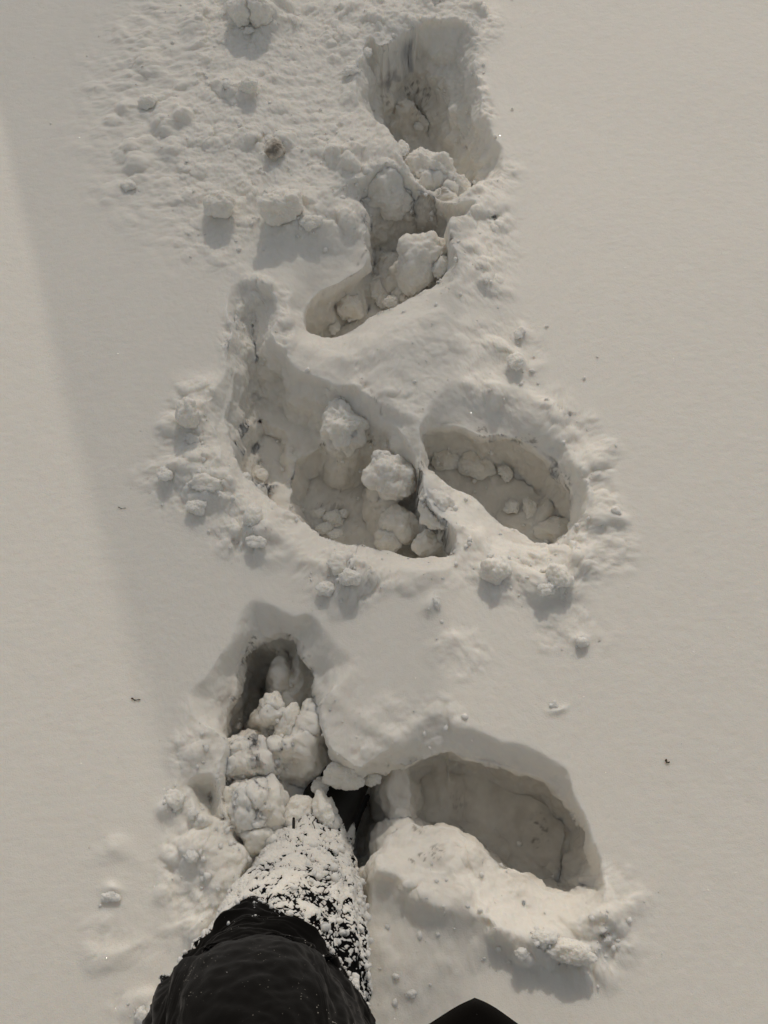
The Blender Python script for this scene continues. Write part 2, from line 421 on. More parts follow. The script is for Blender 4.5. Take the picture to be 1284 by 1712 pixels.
FILLS = [  # px, py, top z, rx, ry (px), fall-off height
 (415, 1350, .004, 66, 70, .10), (415, 1268, -.020, 70, 52, .09), (480, 1250, -.045, 58, 52, .08), (455, 1410, -.02, 50, 30, .10), (478, 1150, -.115, 40, 60, .09), (500, 1215, -.085, 44, 44, .08),
 (500, 1375, -.040, 60, 36, .10), (462, 1135, -.10, 22, 64, .10), (486, 1132, -.11, 14, 60, .10), (512, 1150, -.13, 16, 60, .09), (450, 1195, -.050, 40, 38, .08), (505, 1215, -.048, 48, 50, .08), (535, 1378, -.055, 34, 46, .10), (672, 1350, -.085, 44, 80, .12),
 (700, 283, -.022, 92, 44, .09), (755, 302, -.035, 52, 34, .10), (640, 305, -.015, 64, 52, .08), (665, 340, -.055, 56, 36, .09), (780, 330, -.05, 46, 30, .1), (672, 175, -.13, 40, 30, .08), (560, 720, -.10, 60, 40, .08), (574, 716, -.050, 34, 36, .06), (600, 735, -.085, 40, 30, .07), (665, 790, -.075, 50, 60, .10), (700, 440, -.085, 60, 66, .08), (900, 870, -.155, 70, 50, .05), (780, 780, -.15, 60, 40, .05), (740, 1320, -.185, 40, 30, .04), (728, 325, -.028, 56, 30, .10), (650, 840, -.11, 40, 50, .08), (740, 860, -.05, 30, 40, .08), (640, 450, -.13, 60, 60, .05),
]
D = np.zeros_like(X)
def box(a, r, ax):
    c = np.cumsum(np.pad(a, [(r + 1, r) if k == ax else (0, 0) for k in range(2)], mode='edge'), axis=ax)
    n_ = a.shape[ax]
    return (np.take(c, range(2 * r + 1, 2 * r + 1 + n_), ax) - np.take(c, range(0, n_), ax)) / (2 * r + 1)
UX = np.zeros_like(X); UY = np.zeros_like(X)
UNDER = {0: .022, 5: .032, 6: .018, 8: .042}
for hI, ho in enumerate(HOLES):
    polys = [world_poly(p, z) for z, p in ho['c']]
    zs = [z for z, p in ho['c']]
    lo = polys[0].min(0) - .03; hi = polys[0].max(0) + .03
    sl = (slice(*np.searchsorted(ys, [lo[1], hi[1]])), slice(*np.searchsorted(xs, [lo[0], hi[0]])))
    xx, yy = WX[sl], WY[sl]
    s = [sdf(xx, yy, p) for p in polys]
    fine = .0020 * perlin(X[sl] / .012, Y[sl] / .012, 5.3) + .0010 * perlin(X[sl] / .0045, Y[sl] / .0045, 6.3)
    sc_ = s
    s = [a + fine * np.exp(-np.abs(a) / .010) * (1 if i < 2 else 0) for i, a in enumerate(s)]
    for i in range(1, len(s)): sc_[i] = np.minimum(sc_[i], sc_[i - 1] - (.004 if i == 1 and len(s) > 2 else .026))
    for i in range(1, len(s)): s[i] = np.minimum(s[i], s[i - 1] - (.004 if i == 1 and len(s) > 2 else .026))
    z = np.zeros_like(xx)
    if zs[0] < 0: z = np.where(s[0] > 0, zs[0], 1.0)
    for i in range(len(s) - 1):
        t = np.clip(sc_[i] / (sc_[i] - sc_[i + 1] + 1e-9), 0, 1)
        t = np.where(sc_[i] <= 0, 0, t)
        if i == 0: t = .45 * t + .55 * smooth(t) if len(s) > 2 else smooth(t)
        else: t = .35 * t + .65 * np.sin(np.clip(t, 0, 1) * math.pi / 2)
        zz = zs[i] + (zs[i + 1] - zs[i]) * t
        z = np.where(s[i] > 0, zz, z)
    dd = D[sl]
    if zs[0] < 0:
        dd = np.where(s[0] > 0, np.minimum(dd, z), dd)
    else:
        dd = np.minimum(dd, z)
    D[sl] = dd
    if hI in UNDER:                             # walls hollowed out below the lip
        s1 = sdf(X[sl], Y[sl], polys[1])
        for _ in range(2): s1 = .25 * (np.roll(s1, 6, 0) + np.roll(s1, -6, 0) + np.roll(s1, 6, 1) + np.roll(s1, -6, 1))
        gy, gx = np.gradient(s1); gx = gx / np.gradient(X[sl], axis=1); gy = gy / np.gradient(Y[sl], axis=0)
        ox, oy = [box(box(box(-q_, 14, 0), 14, 1), 14, 0) for q_ in (np.clip(gx, -1, 1), np.clip(gy, -1, 1))]
        ox, oy = box(ox, 14, 1), box(oy, 14, 1)
        amt = UNDER[hI] * smooth((zs[1] - .012 - z) / .05) * smooth(1 - s1 / .13) * smooth(.55 + 1.2 * oy) * (s[1] > 0)
        amt = amt * (1 + .35 * perlin(X[sl] / .05, Y[sl] / .05, 77.))
        UX[sl] += ox * amt; UY[sl] += oy * amt
# floor unevenness inside the holes
x_, y_ = X[w_sl], Y[w_sl]; d_ = D[w_sl]
gy_, gx_ = np.gradient(d_); gx_ = gx_ / np.gradient(x_, axis=1); gy_ = gy_ / np.gradient(y_, axis=0)
inn = smooth(-d_ / .08)
fl = inn * smooth(1.5 - np.hypot(gx_, gy_) * 1.2)
H[w_sl] -= RO * smooth((np.hypot(gx_, gy_) - .5) * 1.2)
H[w_sl] = H[w_sl] * (1 - .6 * inn) + d_ + fl * (.008 * fbm(x_ / .05, y_ / .05, 3.3, 3) + .15 * lumps2(x_, y_, .05, 21, .5) + .12 * lumps2(x_, y_, .02, 22, .4))

for px, py, z, rx, ry, hgt in FILLS:            # heaps of fallen snow inside the holes, top at height z
    c = P(px, py, z); s_ = scale_at(px, py, z)
    R_ = max(rx, ry) * s_ * 1.6
    sl = (slice(*np.searchsorted(ys, [c[1] - R_, c[1] + R_])), slice(*np.searchsorted(xs, [c[0] - R_, c[0] + R_])))
    q = np.sqrt(((LX[sl] - c[0]) / (rx * s_)) ** 2 + ((LY[sl] - c[1]) / (ry * s_)) ** 2)
    top = z + .02 * fbm(X[sl] / .04, Y[sl] / .04, px * .1, 3, .5) - hgt * np.clip(q, 0, 3) ** 2.6 + .5 * lumps2(WX[sl], WY[sl], .035, 31, .6) * .6
    a = H[sl]; k_ = .006
    H[sl] = np.where(D[sl] < -.004, np.maximum(a, top) + k_ * np.exp(-np.abs(a - top) / k_) * .4, a)
HREG = H.copy()
# move grid lines towards the steep walls so that they keep even facets
Q = np.dstack([X, Y, H, RG, D, UX, UY])[w_sl].copy()
for ax in (0, 1):
    if ax == 1: Q = Q.transpose(1, 0, 2).copy()
    d = np.diff(Q[..., :3], axis=0)
    flat = np.hypot(d[..., 0], d[..., 1]) + 1e-9
    Mn = flat + .6 * np.minimum(np.abs(d[..., 2]), 5 * flat)
    Mn = box(box(box(Mn, 5, 0), 14, 1), 14, 1)
    S_ = np.concatenate([np.zeros((1, Q.shape[1])), np.cumsum(Mn, 0)], 0)
    base_ = np.concatenate([np.zeros((1, Q.shape[1])), np.cumsum(box(box(box(flat, 5, 0), 14, 1), 14, 1), 0)], 0)
    T_ = base_ / base_[-1:] * S_[-1:]
    new = np.empty_like(Q)
    for j in range(Q.shape[1]):
        for k in range(7):
            new[:, j, k] = np.interp(T_[:, j], S_[:, j], Q[:, j, k])
    Q = new
    if ax == 1: Q = Q.transpose(1, 0, 2).copy()
V = np.dstack([X, Y, H])
V[w_sl] = Q[..., :3]
V[w_sl][..., 0] += Q[..., 5]; V[w_sl][..., 1] += Q[..., 6]
RG = RG.copy(); RG[w_sl] = Q[..., 3]; D = D.copy(); D[w_sl] = Q[..., 4]
inn = smooth(-D[w_sl] / .08)
n = grid_normals(V)
ws = w_sl
pv = V[ws]; pn = n[ws]
steep = 1 - pn[..., 2]
a3 = (.0075 * smooth(steep * 2.5) * (.35 + .65 * inn) + .0014 * inn) * (1 + .3 * RG[ws])
disp = a3 * (fbm(pv[..., 0] / .05, pv[..., 1] / .05, pv[..., 2] / .05, 4, .5) * 1.5)
disp += (.0002 + .0009 * RG[ws] + .0004 * inn) * fbm(pv[..., 0] / .0075, pv[..., 1] / .0075, pv[..., 2] / .0075, 2, .6)
V[ws] = pv + pn * disp[..., None]
HH = HREG

def hit(px, py, lift=0.0):
    """first place where the sight line through a photo point meets the snow"""
    r = ray(px, py); o = np.array([0, 0, CAM_H])
    t0 = (.15 - CAM_H) / r[2]; t1 = (-.40 - CAM_H) / r[2]
    t = np.linspace(t0, t1, 900)
    q = o + r * t[:, None]
    i = np.clip(np.searchsorted(ys, q[:, 1]), 0, NY - 1); j = np.clip(np.searchsorted(xs, q[:, 0]), 0, NX - 1)
    k = np.argmax(q[:, 2] < HH[i, j] + lift)
    return q[k]

# ---- soil in the hole floors, painted shade under the lower right lip, dark flecks
dirt_shade = np.zeros_like(X); fleck = np.zeros_like(X)
STAINS_SHADE = [  # px, py, rx, ry (px), strength
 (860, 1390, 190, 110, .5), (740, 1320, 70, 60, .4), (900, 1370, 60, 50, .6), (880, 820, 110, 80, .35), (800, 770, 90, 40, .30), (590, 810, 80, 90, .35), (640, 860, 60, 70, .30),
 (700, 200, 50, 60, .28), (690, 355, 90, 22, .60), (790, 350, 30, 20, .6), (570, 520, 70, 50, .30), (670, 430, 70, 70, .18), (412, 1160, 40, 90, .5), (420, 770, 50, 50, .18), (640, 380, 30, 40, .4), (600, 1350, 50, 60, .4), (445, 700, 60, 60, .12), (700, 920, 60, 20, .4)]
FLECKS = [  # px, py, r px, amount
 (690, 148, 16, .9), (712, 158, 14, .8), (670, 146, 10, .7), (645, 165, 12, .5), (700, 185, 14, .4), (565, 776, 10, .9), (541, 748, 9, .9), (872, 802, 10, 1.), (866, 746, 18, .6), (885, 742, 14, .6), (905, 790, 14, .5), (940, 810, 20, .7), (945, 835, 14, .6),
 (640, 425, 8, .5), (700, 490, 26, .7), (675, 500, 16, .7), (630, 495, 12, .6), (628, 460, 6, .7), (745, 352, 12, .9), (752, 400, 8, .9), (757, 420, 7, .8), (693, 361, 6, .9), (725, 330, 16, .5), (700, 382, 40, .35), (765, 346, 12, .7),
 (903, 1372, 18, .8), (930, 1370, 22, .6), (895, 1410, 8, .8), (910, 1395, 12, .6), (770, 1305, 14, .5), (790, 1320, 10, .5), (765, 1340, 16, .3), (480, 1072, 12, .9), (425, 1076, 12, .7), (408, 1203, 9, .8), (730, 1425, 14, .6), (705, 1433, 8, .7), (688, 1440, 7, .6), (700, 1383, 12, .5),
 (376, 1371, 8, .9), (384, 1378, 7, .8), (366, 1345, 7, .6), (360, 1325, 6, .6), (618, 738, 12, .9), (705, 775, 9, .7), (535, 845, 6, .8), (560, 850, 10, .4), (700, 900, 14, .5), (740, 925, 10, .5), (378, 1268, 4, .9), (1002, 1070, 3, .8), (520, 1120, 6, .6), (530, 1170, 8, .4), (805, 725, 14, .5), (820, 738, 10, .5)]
VXf, VYf = V[..., 0], V[..., 1]
def window(x0, x1, y0, y1):
    return np.nonzero((VXf > x0) & (VXf < x1) & (VYf > y0) & (VYf < y1))
def splat(arr, px, py, rx, ry, amt, ns):
    c = hit(px, py); s = scale_at(px, py, c[2])
    R = max(rx, ry) * s * 1.8
    sl = window(c[0] - R, c[0] + R, c[1] - R, c[1] + R)
    p = V[sl]
    q = np.sqrt(((p[..., 0] - c[0]) / (rx * s)) ** 2 + ((p[..., 1] - c[1]) / (ry * s * 1.15)) ** 2 + ((p[..., 2] - c[2]) / (max(rx, ry) * s * 1.5)) ** 2)
    nn = fbm(p[..., 0] / ns, p[..., 1] / ns, p[..., 2] / ns, 4, .65)
    return sl, q, nn
for px, py, rx, ry, a in STAINS_SHADE:
    sl, q, nn = splat(dirt_shade, px, py, rx, ry, a, .05)
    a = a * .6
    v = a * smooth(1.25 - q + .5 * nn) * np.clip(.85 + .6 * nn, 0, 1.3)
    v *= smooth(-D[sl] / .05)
    dirt_shade[sl] = np.maximum(dirt_shade[sl], v)
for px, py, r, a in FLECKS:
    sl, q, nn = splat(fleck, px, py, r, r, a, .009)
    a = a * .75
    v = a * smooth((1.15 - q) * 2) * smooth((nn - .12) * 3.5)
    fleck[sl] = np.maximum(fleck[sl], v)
    dirt_shade[sl] = np.maximum(dirt_shade[sl], .5 * a * smooth(1.3 - q) * np.clip(.6 + nn, 0, 1))

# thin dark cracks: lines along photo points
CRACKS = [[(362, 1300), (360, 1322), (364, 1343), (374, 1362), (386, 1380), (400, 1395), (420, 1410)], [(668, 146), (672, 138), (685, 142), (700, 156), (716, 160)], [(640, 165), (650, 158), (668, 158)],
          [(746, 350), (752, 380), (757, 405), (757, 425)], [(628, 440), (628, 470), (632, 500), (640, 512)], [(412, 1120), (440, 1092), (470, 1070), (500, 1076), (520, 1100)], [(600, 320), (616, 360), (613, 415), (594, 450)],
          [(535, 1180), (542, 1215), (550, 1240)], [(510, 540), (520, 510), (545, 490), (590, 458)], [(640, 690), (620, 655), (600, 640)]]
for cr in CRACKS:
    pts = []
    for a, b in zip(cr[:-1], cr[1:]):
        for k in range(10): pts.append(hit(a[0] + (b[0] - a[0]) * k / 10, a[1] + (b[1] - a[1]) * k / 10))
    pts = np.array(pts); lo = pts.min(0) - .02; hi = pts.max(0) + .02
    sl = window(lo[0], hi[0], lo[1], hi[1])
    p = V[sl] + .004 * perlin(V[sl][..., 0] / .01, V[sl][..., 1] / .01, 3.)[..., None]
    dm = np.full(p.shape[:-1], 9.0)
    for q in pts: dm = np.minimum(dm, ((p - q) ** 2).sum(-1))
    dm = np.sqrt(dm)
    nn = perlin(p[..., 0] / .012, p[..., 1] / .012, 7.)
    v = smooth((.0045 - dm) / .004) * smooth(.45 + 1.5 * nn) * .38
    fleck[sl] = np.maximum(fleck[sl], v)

fleck *= smooth(grid_normals(V)[..., 2] * 3.2 - .5)
idx = np.arange(NX * NY, dtype=np.int32).reshape(NY, NX)
F = np.stack([idx[:-1, :-1], idx[:-1, 1:], idx[1:, 1:], idx[1:, :-1]], -1).reshape(-1, 4)
ground = mesh_obj('snow_ground', V.reshape(-1, 3), F, M_SNOW)
set_soil(ground, dirt_shade.ravel(), np.clip(fleck, 0, 1).ravel())
tag(ground, 'wide pale snow field with deep trodden boot holes across its middle', 'snow', kind='structure')

# ================================================================== LOOSE CHUNKS
_ico = {}
def ico(k):
    if k not in _ico:
        bm = bmesh.new(); bmesh.ops.create_icosphere(bm, subdivisions=k, radius=1)
        _ico[k] = (np.array([v.co[:] for v in bm.verts]), np.array([[v.index for v in f.verts] for f in bm.faces])); bm.free()
    return _ico[k]

def chunk_verts(c, dims, rot, seed, k, rough=1.0, angular=.5):
    v, f = ico(k)
    s = seed * 3.71
    u = v.copy()
    r2 = np.random.RandomState(seed)
    # a clump: several lobes run together
    tot = 0
    for _ in range(9):
        c = r2.normal(size=3); c *= (.28 + .25 * r2.rand()) / np.linalg.norm(c)
        Rr = .50 + .22 * r2.rand()
        if Rr < np.linalg.norm(c) + .08: Rr = np.linalg.norm(c) + .08
        uc = v @ c
        rr = uc + np.sqrt(Rr * Rr - c @ c + uc * uc)
        tot = tot + np.exp(rr * 14)
    u = v * (np.log(tot) / 14)[:, None]
    for _ in range(int(8 * angular) + 1):
        nrm = r2.normal(size=3); nrm /= np.linalg.norm(nrm)
        over = np.maximum(u @ nrm - (.66 + .25 * r2.rand()), 0)
        u -= over[:, None] * nrm * .7
    u *= (1 + .20 * fbm(v[:, 0] * 1.3 + s, v[:, 1] * 1.3, v[:, 2] * 1.3, 3))[:, None]
    size = sum(dims) / 3
    p = u * np.array(dims)
    q = p + s
    lump = size * .16 * rough * fbm(q[:, 0] / (size * .55), q[:, 1] / (size * .55), q[:, 2] / (size * .55), 3, .6)
    f1, f2 = cell3(q, max(.007, size * .42), seed % 7)
    lump += rough * max(.0018, size * .07) * (1 - np.clip(f1 * 1.3, 0, 1) ** 2) * (.4 + .8 * smooth(.5 + perlin(q[:, 0] / size, q[:, 1] / size, q[:, 2] / size)))
    if size > .008:
        f1, f2 = cell3(q + .002 * fbm(q[:, 0] / .01, q[:, 1] / .01, q[:, 2] / .01, 2)[:, None], .0075, (seed + 3) % 7)
        lump += rough * .0012 * (1 - np.clip(f1 * 1.2, 0, 1) ** 2)
    lump += .0016 * fbm(q[:, 0] / .007, q[:, 1] / .007, q[:, 2] / .007, 3, .65)
    nn = u / np.linalg.norm(u, axis=1)[:, None]
    p = p + nn * lump[:, None]
    a, b, g = rot
    R = np.array(Matrix.Rotation(g, 3, 'Z') @ Matrix.Rotation(b, 3, 'Y') @ Matrix.Rotation(a, 3, 'X'))
    return p @ R.T, f

CH_N = [0]
HEAP = []
def chunk(px, py, wpx, hpx, label, z=None, thick=None, rz=0, group='snow chunks thrown around the boot holes', sink=.47, soil=0, rough=.6, angular=.7, lean=(0, 0), name='snow_chunk'):
    CH_N[0] += 1; sd_ = CH_N[0]
    c = hit(px, py) if z is None else P(px, py, z)
    s = scale_at(px, py, c[2])
    a, b = wpx * s / 2, hpx * s / 2
    th = thick if thick else .72 * min(a, b)
    k = 6 if max(wpx, hpx) > 70 else (5 if max(wpx, hpx) > 26 else 4)
    p, f = chunk_verts(None, (a, b, th), (lean[0], lean[1], math.radians(-rz)), sd_, k, rough, angular)
    o = mesh_obj(name, p, f, M_SNOW)
    o.location = (c[0], c[1], c[2] + th * (1 - 2 * sink) * (1 if z is None else 0))
    q = p + sd_
    nz = fbm(q[:, 0] / .03, q[:, 1] / .03, q[:, 2] / .03, 3, .6)
    set_soil(o, np.clip(soil * (.8 + .9 * nz), 0, 1), np.clip(soil * .35 * smooth((nz - .2) * 3), 0, 1) * (soil > .05))
    if max(wpx, hpx) > 18: HEAP.append((px, py, wpx, hpx, z is None))
    tag(o, label, 'snow chunk', group)
    return o

# thrown chunks on the surface
chunk(370, 352, 58, 42, 'rounded white snow chunk with a shadow under it, left of the bright flat-topped one', thick=.030, sink=.15)
chunk(472, 364, 82, 56, 'bright flat topped snow chunk above the smooth hollow', thick=.034, sink=.1, rz=-12)
chunk(520, 372, 40, 30, 'small snow lump touching the bright flat topped chunk', sink=.4)
chunk(458, 253, 38, 36, 'grey dirty lump of icy snow lying on the clean snow', thick=.016, sink=.25, soil=.85, name='dirty_snow_lump', rough=.9)
chunk(419, 148, 34, 24, 'pale oval snow lump beside a thinner upright one near the top', sink=.2, thick=.014)
chunk(379, 145, 14, 24, 'thin upright snow lump beside the pale oval one near the top', sink=.2)
chunk(404, 30, 46, 50, 'big snow clod at the top edge, left one of the pair', thick=.035, sink=.2, rz=20)
chunk(436, 32, 50, 40, 'lumpy snow clod at the top edge beside a deep shadow', thick=.035, sink=.25)
chunk(414, 53, 20, 14, 'tiny snow ball just below the clods at the top edge', sink=.3)
chunk(215, 312, 26, 20, 'lone small snow lump far left of the dirty grey lump', sink=.25)
chunk(250, 172, 30, 26, 'cluster like snow lump at the far left of the rough patch', sink=.4)
chunk(612, 90, 16, 22, 'small pointed snow lump left of the topmost hole', sink=.2)
chunk(586, 120, 30, 20, 'low snow lump on the left edge of the topmost hole', sink=.35)
chunk(868, 558, 20, 22, 'upper of two small lumps right of the path bend', sink=.3)
chunk(864, 606, 30, 32, 'lower of two small lumps right of the path bend', sink=.35, thick=.012)
chunk(318, 700, 42, 46, 'sharp edged snow chunk on the left rim of the middle hollow', thick=.03, sink=.2)
chunk(322, 735, 24, 20, 'small snow lump below the sharp edged rim chunk', sink=.4)
chunk(276, 795, 30, 24, 'leftmost lump of the crumbled rim left of the hollow', sink=.4)
chunk(345, 812, 50, 34, 'broad lump in the crumbled rim left of the hollow', sink=.45)
chunk(330, 848, 34, 26, 'lowest lump of the crumbled rim left of the hollow', sink=.3)
chunk(425, 868, 32, 40, 'tall snow lump on the slope between crumbled rim and hollow', sink=.35)
chunk(428, 905, 40, 26, 'dark sided lump low on the slope left of the hollow', sink=.35)
chunk(412, 798, 16, 15, 'small round snow ball, upper one, at the hollow edge', sink=.2, rough=.5, angular=.1)
chunk(438, 797, 24, 24, 'larger round snow ball lying at the hollow edge', sink=.2, rough=.5, angular=.1)
chunk(432, 815, 15, 14, 'small round snow ball, lower one, at the hollow edge', sink=.2, rough=.5, angular=.1)
chunk(568, 942, 54, 40, 'crumbly snow lump below the near edge of the hollow', sink=.4)
chunk(584, 968, 36, 30, 'crumbly grey sided lump right below the hollow edge lump', sink=.35)
chunk(548, 985, 30, 24, 'low crumbly lump furthest below the hollow', sink=.4)
chunk(827, 956, 52, 42, 'rounded snow lump below the right hand boot print', thick=.020, sink=.5)
chunk(934, 966, 44, 48, 'tilted snow lump below the tip of the right hand print', thick=.020, sink=.5)
chunk(912, 985, 30, 24, 'low lump left of the tilted one below the right hand print', sink=.4)
chunk(1029, 857, 18, 16, 'tiny snow lump right of the right hand print', sink=.3)
chunk(729, 1008, 15, 24, 'small lone snow lump on the flat between the print pairs', sink=.3)
chunk(975, 1073, 22, 18, 'small lone snow lump on the smooth snow far right', sink=.35)
chunk(925, 1178, 16, 12, 'tiny snow crumb above the lower right print', sink=.4)
chunk(185, 1499, 30, 16, 'small wedge of snow lying alone at the lower left', sink=.2, lean=(.3, 0))
chunk(293, 1342, 38, 34, 'rounded lump left of the shaded notch by the boot', sink=.5, rough=.5)
chunk(322, 1360, 20, 18, 'small lump just below the shaded notch by the boot', sink=.4)
chunk(320, 1432, 24, 18, 'small bright lump on the snow rim left of the trouser leg', sink=.4)
chunk(871, 1594, 24, 18, 'small dark sided lump below the long snow ridge', sink=.3)
chunk(955, 1590, 90, 42, 'long broken snow slab lying below the ridge end', thick=.017, sink=.4, rz=8)
chunk(910, 1568, 46, 30, 'lump beside the broken slab below the ridge end', sink=.4)
chunk(236, 1698, 22, 26, 'small lump at the bottom edge left of the trouser leg', sink=.3)
chunk(688, 1662, 18, 14, 'small lump near the bottom between leg and jacket corner', sink=.4)

# blocks fallen into the holes
G2 = 'snow blocks fallen into the boot holes'
chunk(712, 432, 92, 108, 'large broken snow block lodged in the upper hole', z=-.055, thick=.05, rz=35, group=G2, lean=(.25, .1), angular=.9)
chunk(738, 446, 34, 44, 'thin snow shard beside the large block in the upper hole', z=-.05, thick=.018, group=G2, rz=20, angular=.8)
chunk(584, 508, 50, 54, 'rounded snow block on the floor of the upper hole', z=-.12, thick=.03, group=G2)
chunk(558, 548, 22, 26, 'small lump below the rounded block in the upper hole', z=-.14, group=G2)
chunk(640, 470, 36, 90, 'leaning slab against the floor of the upper hole', z=-.14, thick=.02, group=G2, rz=10)
chunk(655, 505, 28, 24, 'small block at the near lip of the upper hole', z=-.13, group=G2)
chunk(645, 320, 84, 92, 'big pale snow block wedged between the two top holes', z=-.045, thick=.055, group=G2, rough=.5, rz=-25)
chunk(720, 285, 100, 60, 'crumbly snow heap separating the topmost hole', z=-.045, thick=.04, group=G2, rz=22, rough=.9, angular=.9)
chunk(758, 312, 50, 36, 'crumbly heap end under the right rim of the topmost hole', z=-.06, thick=.03, group=G2)
chunk(676, 245, 20, 34, 'small pointed lump on the lip of the topmost hole', z=-.02, group=G2)
chunk(690, 345, 70, 40, 'dirty snow lump under the wedged pale block', z=-.12, thick=.03, group=G2, soil=.45)
chunk(722, 366, 50, 44, 'brownish lump at the back of the upper hole', z=-.13, thick=.03, group=G2, soil=.4)
chunk(700, 210, 18, 16, 'round snow ball on the floor of the topmost hole', z=-.17, group=G2, rough=.4)
chunk(574, 708, 84, 84, 'pale crumbly block standing on the far slope of the hollow', z=-.052, thick=.040, group=G2, angular=.9, rz=-10, rough=1.0)
chunk(655, 798, 84, 92, 'big fallen block at the right side of the hollow', z=-.07, thick=.045, group=G2, rz=40, angular=.7)
chunk(640, 765, 30, 28, 'small chunk resting on top of the big fallen block', z=-.045, group=G2)
chunk(667, 876, 66, 62, 'block below the big one on the hollow floor', z=-.12, thick=.04, group=G2, soil=.05)
chunk(650, 905, 50, 36, 'low block under the near edge of the hollow', z=-.13, thick=.03, group=G2, soil=.05)
chunk(715, 910, 56, 44, 'rounded block tucked in the right corner of the hollow', z=-.11, thick=.032, group=G2, angular=.2)
chunk(558, 865, 32, 30, 'rounded lump among balls on the hollow floor', z=-.185, group=G2, angular=.1)
chunk(533, 857, 28, 20, 'flat pale lump among balls on the hollow floor', z=-.185, group=G2, angular=.1)
chunk(574, 858, 16, 16, 'smallest ball on the hollow floor', z=-.185, group=G2, angular=.1)
chunk(540, 882, 34, 22, 'ball nearest the near edge on the hollow floor', z=-.18, group=G2, angular=.1)
chunk(562, 893, 30, 14, 'thin lump along the near edge of the hollow floor', z=-.165, group=G2)
chunk(430, 735, 60, 26, 'long flat lump on the left floor of the hollow', z=-.17, thick=.016, group=G2, angular=.1)
chunk(455, 768, 40, 24, 'rounded lump at the left floor of the hollow', z=-.17, thick=.016, group=G2, angular=.1)
chunk(735, 845, 66, 66, 'bright block leaning on the ridge between hollow and right print', z=-.03, thick=.03, group=G2, rz=35, rough=.8)
chunk(790, 775, 70, 54, 'pale flat slab on the floor of the right hand print', z=-.15, thick=.016, group=G2, rz=30, rough=.5)
chunk(745, 765, 56, 44, 'grey lump at the heel of the right hand print', z=-.15, thick=.014, group=G2, rough=.5)
chunk(845, 792, 24, 34, 'upright pale lump in the middle of the right hand print', z=-.15, group=G2, rough=.4, rz=-30)
chunk(856, 848, 26, 30, 'left one of two lumps low in the right hand print', z=-.155, group=G2, rough=.4, rz=20)
chunk(886, 852, 26, 42, 'right one of two lumps low in the right hand print', z=-.155, group=G2, rough=.4)
chunk(930, 885, 70, 50, 'broad smooth lump at the toe of the right hand print', z=-.155, thick=.02, group=G2, rough=.4)
# left boot hole: leaning columns and clods heaped over the boot
G3 = 'snow clods heaped over the buried boot'
chunk(455, 1185, 46, 60, 'bright clod at the foot of the tall snow column', z=-.075, thick=.03, group=G3, angular=.8)
chunk(480, 1215, 40, 70, 'bright vertical clod in the middle of the boot hole', z=-.075, thick=.03, group=G3, rz=15, angular=.8)
chunk(515, 1205, 50, 70, 'bright ragged clod against the right wall of the boot hole', z=-.085, thick=.03, group=G3, rz=-15, angular=.8)
chunk(415, 1262, 100, 84, 'large pale clod at the left of the heap over the boot', z=-.075, thick=.045, group=G3, rz=-15, rough=.8)
chunk(415, 1345, 100, 120, 'largest bright clod of the heap, left of the toes', z=-.055, thick=.06, group=G3, rough=.8)
chunk(520, 1272, 44, 36, 'small pale clod just above the black gap at the toes', z=-.10, group=G3)
chunk(484, 1288, 40, 26, 'grey clod on the left of the black gap at the toes', z=-.12, group=G3)
chunk(575, 1296, 72, 50, 'shaded flat slab between the two black gaps at the toes', z=-.06, thick=.02, group=G3, rz=20)
chunk(536, 1312, 32, 28, 'grey rounded clod between the two black gaps', z=-.09, group=G3)
chunk(492, 1366, 76, 70, 'bright wedge of snow on the boot instep', z=-.085, thick=.045, group=G3, rough=.6, angular=.8)
chunk(545, 1374, 56, 84, 'shaded wedge of snow on the right side of the boot', z=-.085, thick=.045, group=G3, rz=-8, rough=.6, angular=.8)
chunk(440, 1405, 70, 50, 'bright clod against the left side of the snowy leg', z=-.04, thick=.04, group=G3)
chunk(622, 1302, 30, 24, 'small round clod at the top of the dark slot by the boot', z=-.08, group=G3)

# ---- fine crumbs, far too many to count
def crumbs():
    Vs, Fs, n0 = [], [], 0
    v, f = ico(1)
    v = v * 1.0
    r = np.random.RandomState(3)
    zones = [(z[0], z[1], z[2], z[3], z[5]) for z in ROUGH]
    N = 0
    # loose bits fallen at the foot of every chunk
    for px, py, wx, hy_, free in HEAP:
        if free: zones.append((px, py + hy_ * .2, wx * .75, hy_ * .75, 4.0))
        else: zones.append((px, py + hy_ * .2, wx * .7, hy_ * .7, 2.0))
    for px, py, rx, ry, a in zones:
        for _ in range(int(rx * ry / 260 * a)):
            qx, qy = px + r.normal() * rx * .55, py + r.normal() * ry * .55
            if not (0 < qx < 1284 and -20 < qy < 1712): continue
            c = hit(qx, qy)
            s = (.0011 + .0042 * r.rand() ** 4)
            u = v * (1 + .25 * r.normal(size=(len(v), 1))) * s * (.7 + .6 * r.rand(3))
            Vs.append(u + c + np.array([0, 0, s * .2])); Fs.append(f + n0); n0 += len(v)
    o = mesh_obj('snow_crumbs', np.concatenate(Vs), np.concatenate(Fs), M_SNOW)
    set_soil(o, 0, 0)
    tag(o, 'fine loose snow crumbs scattered around the boot holes', 'snow crumbs', kind='stuff')
crumbs()

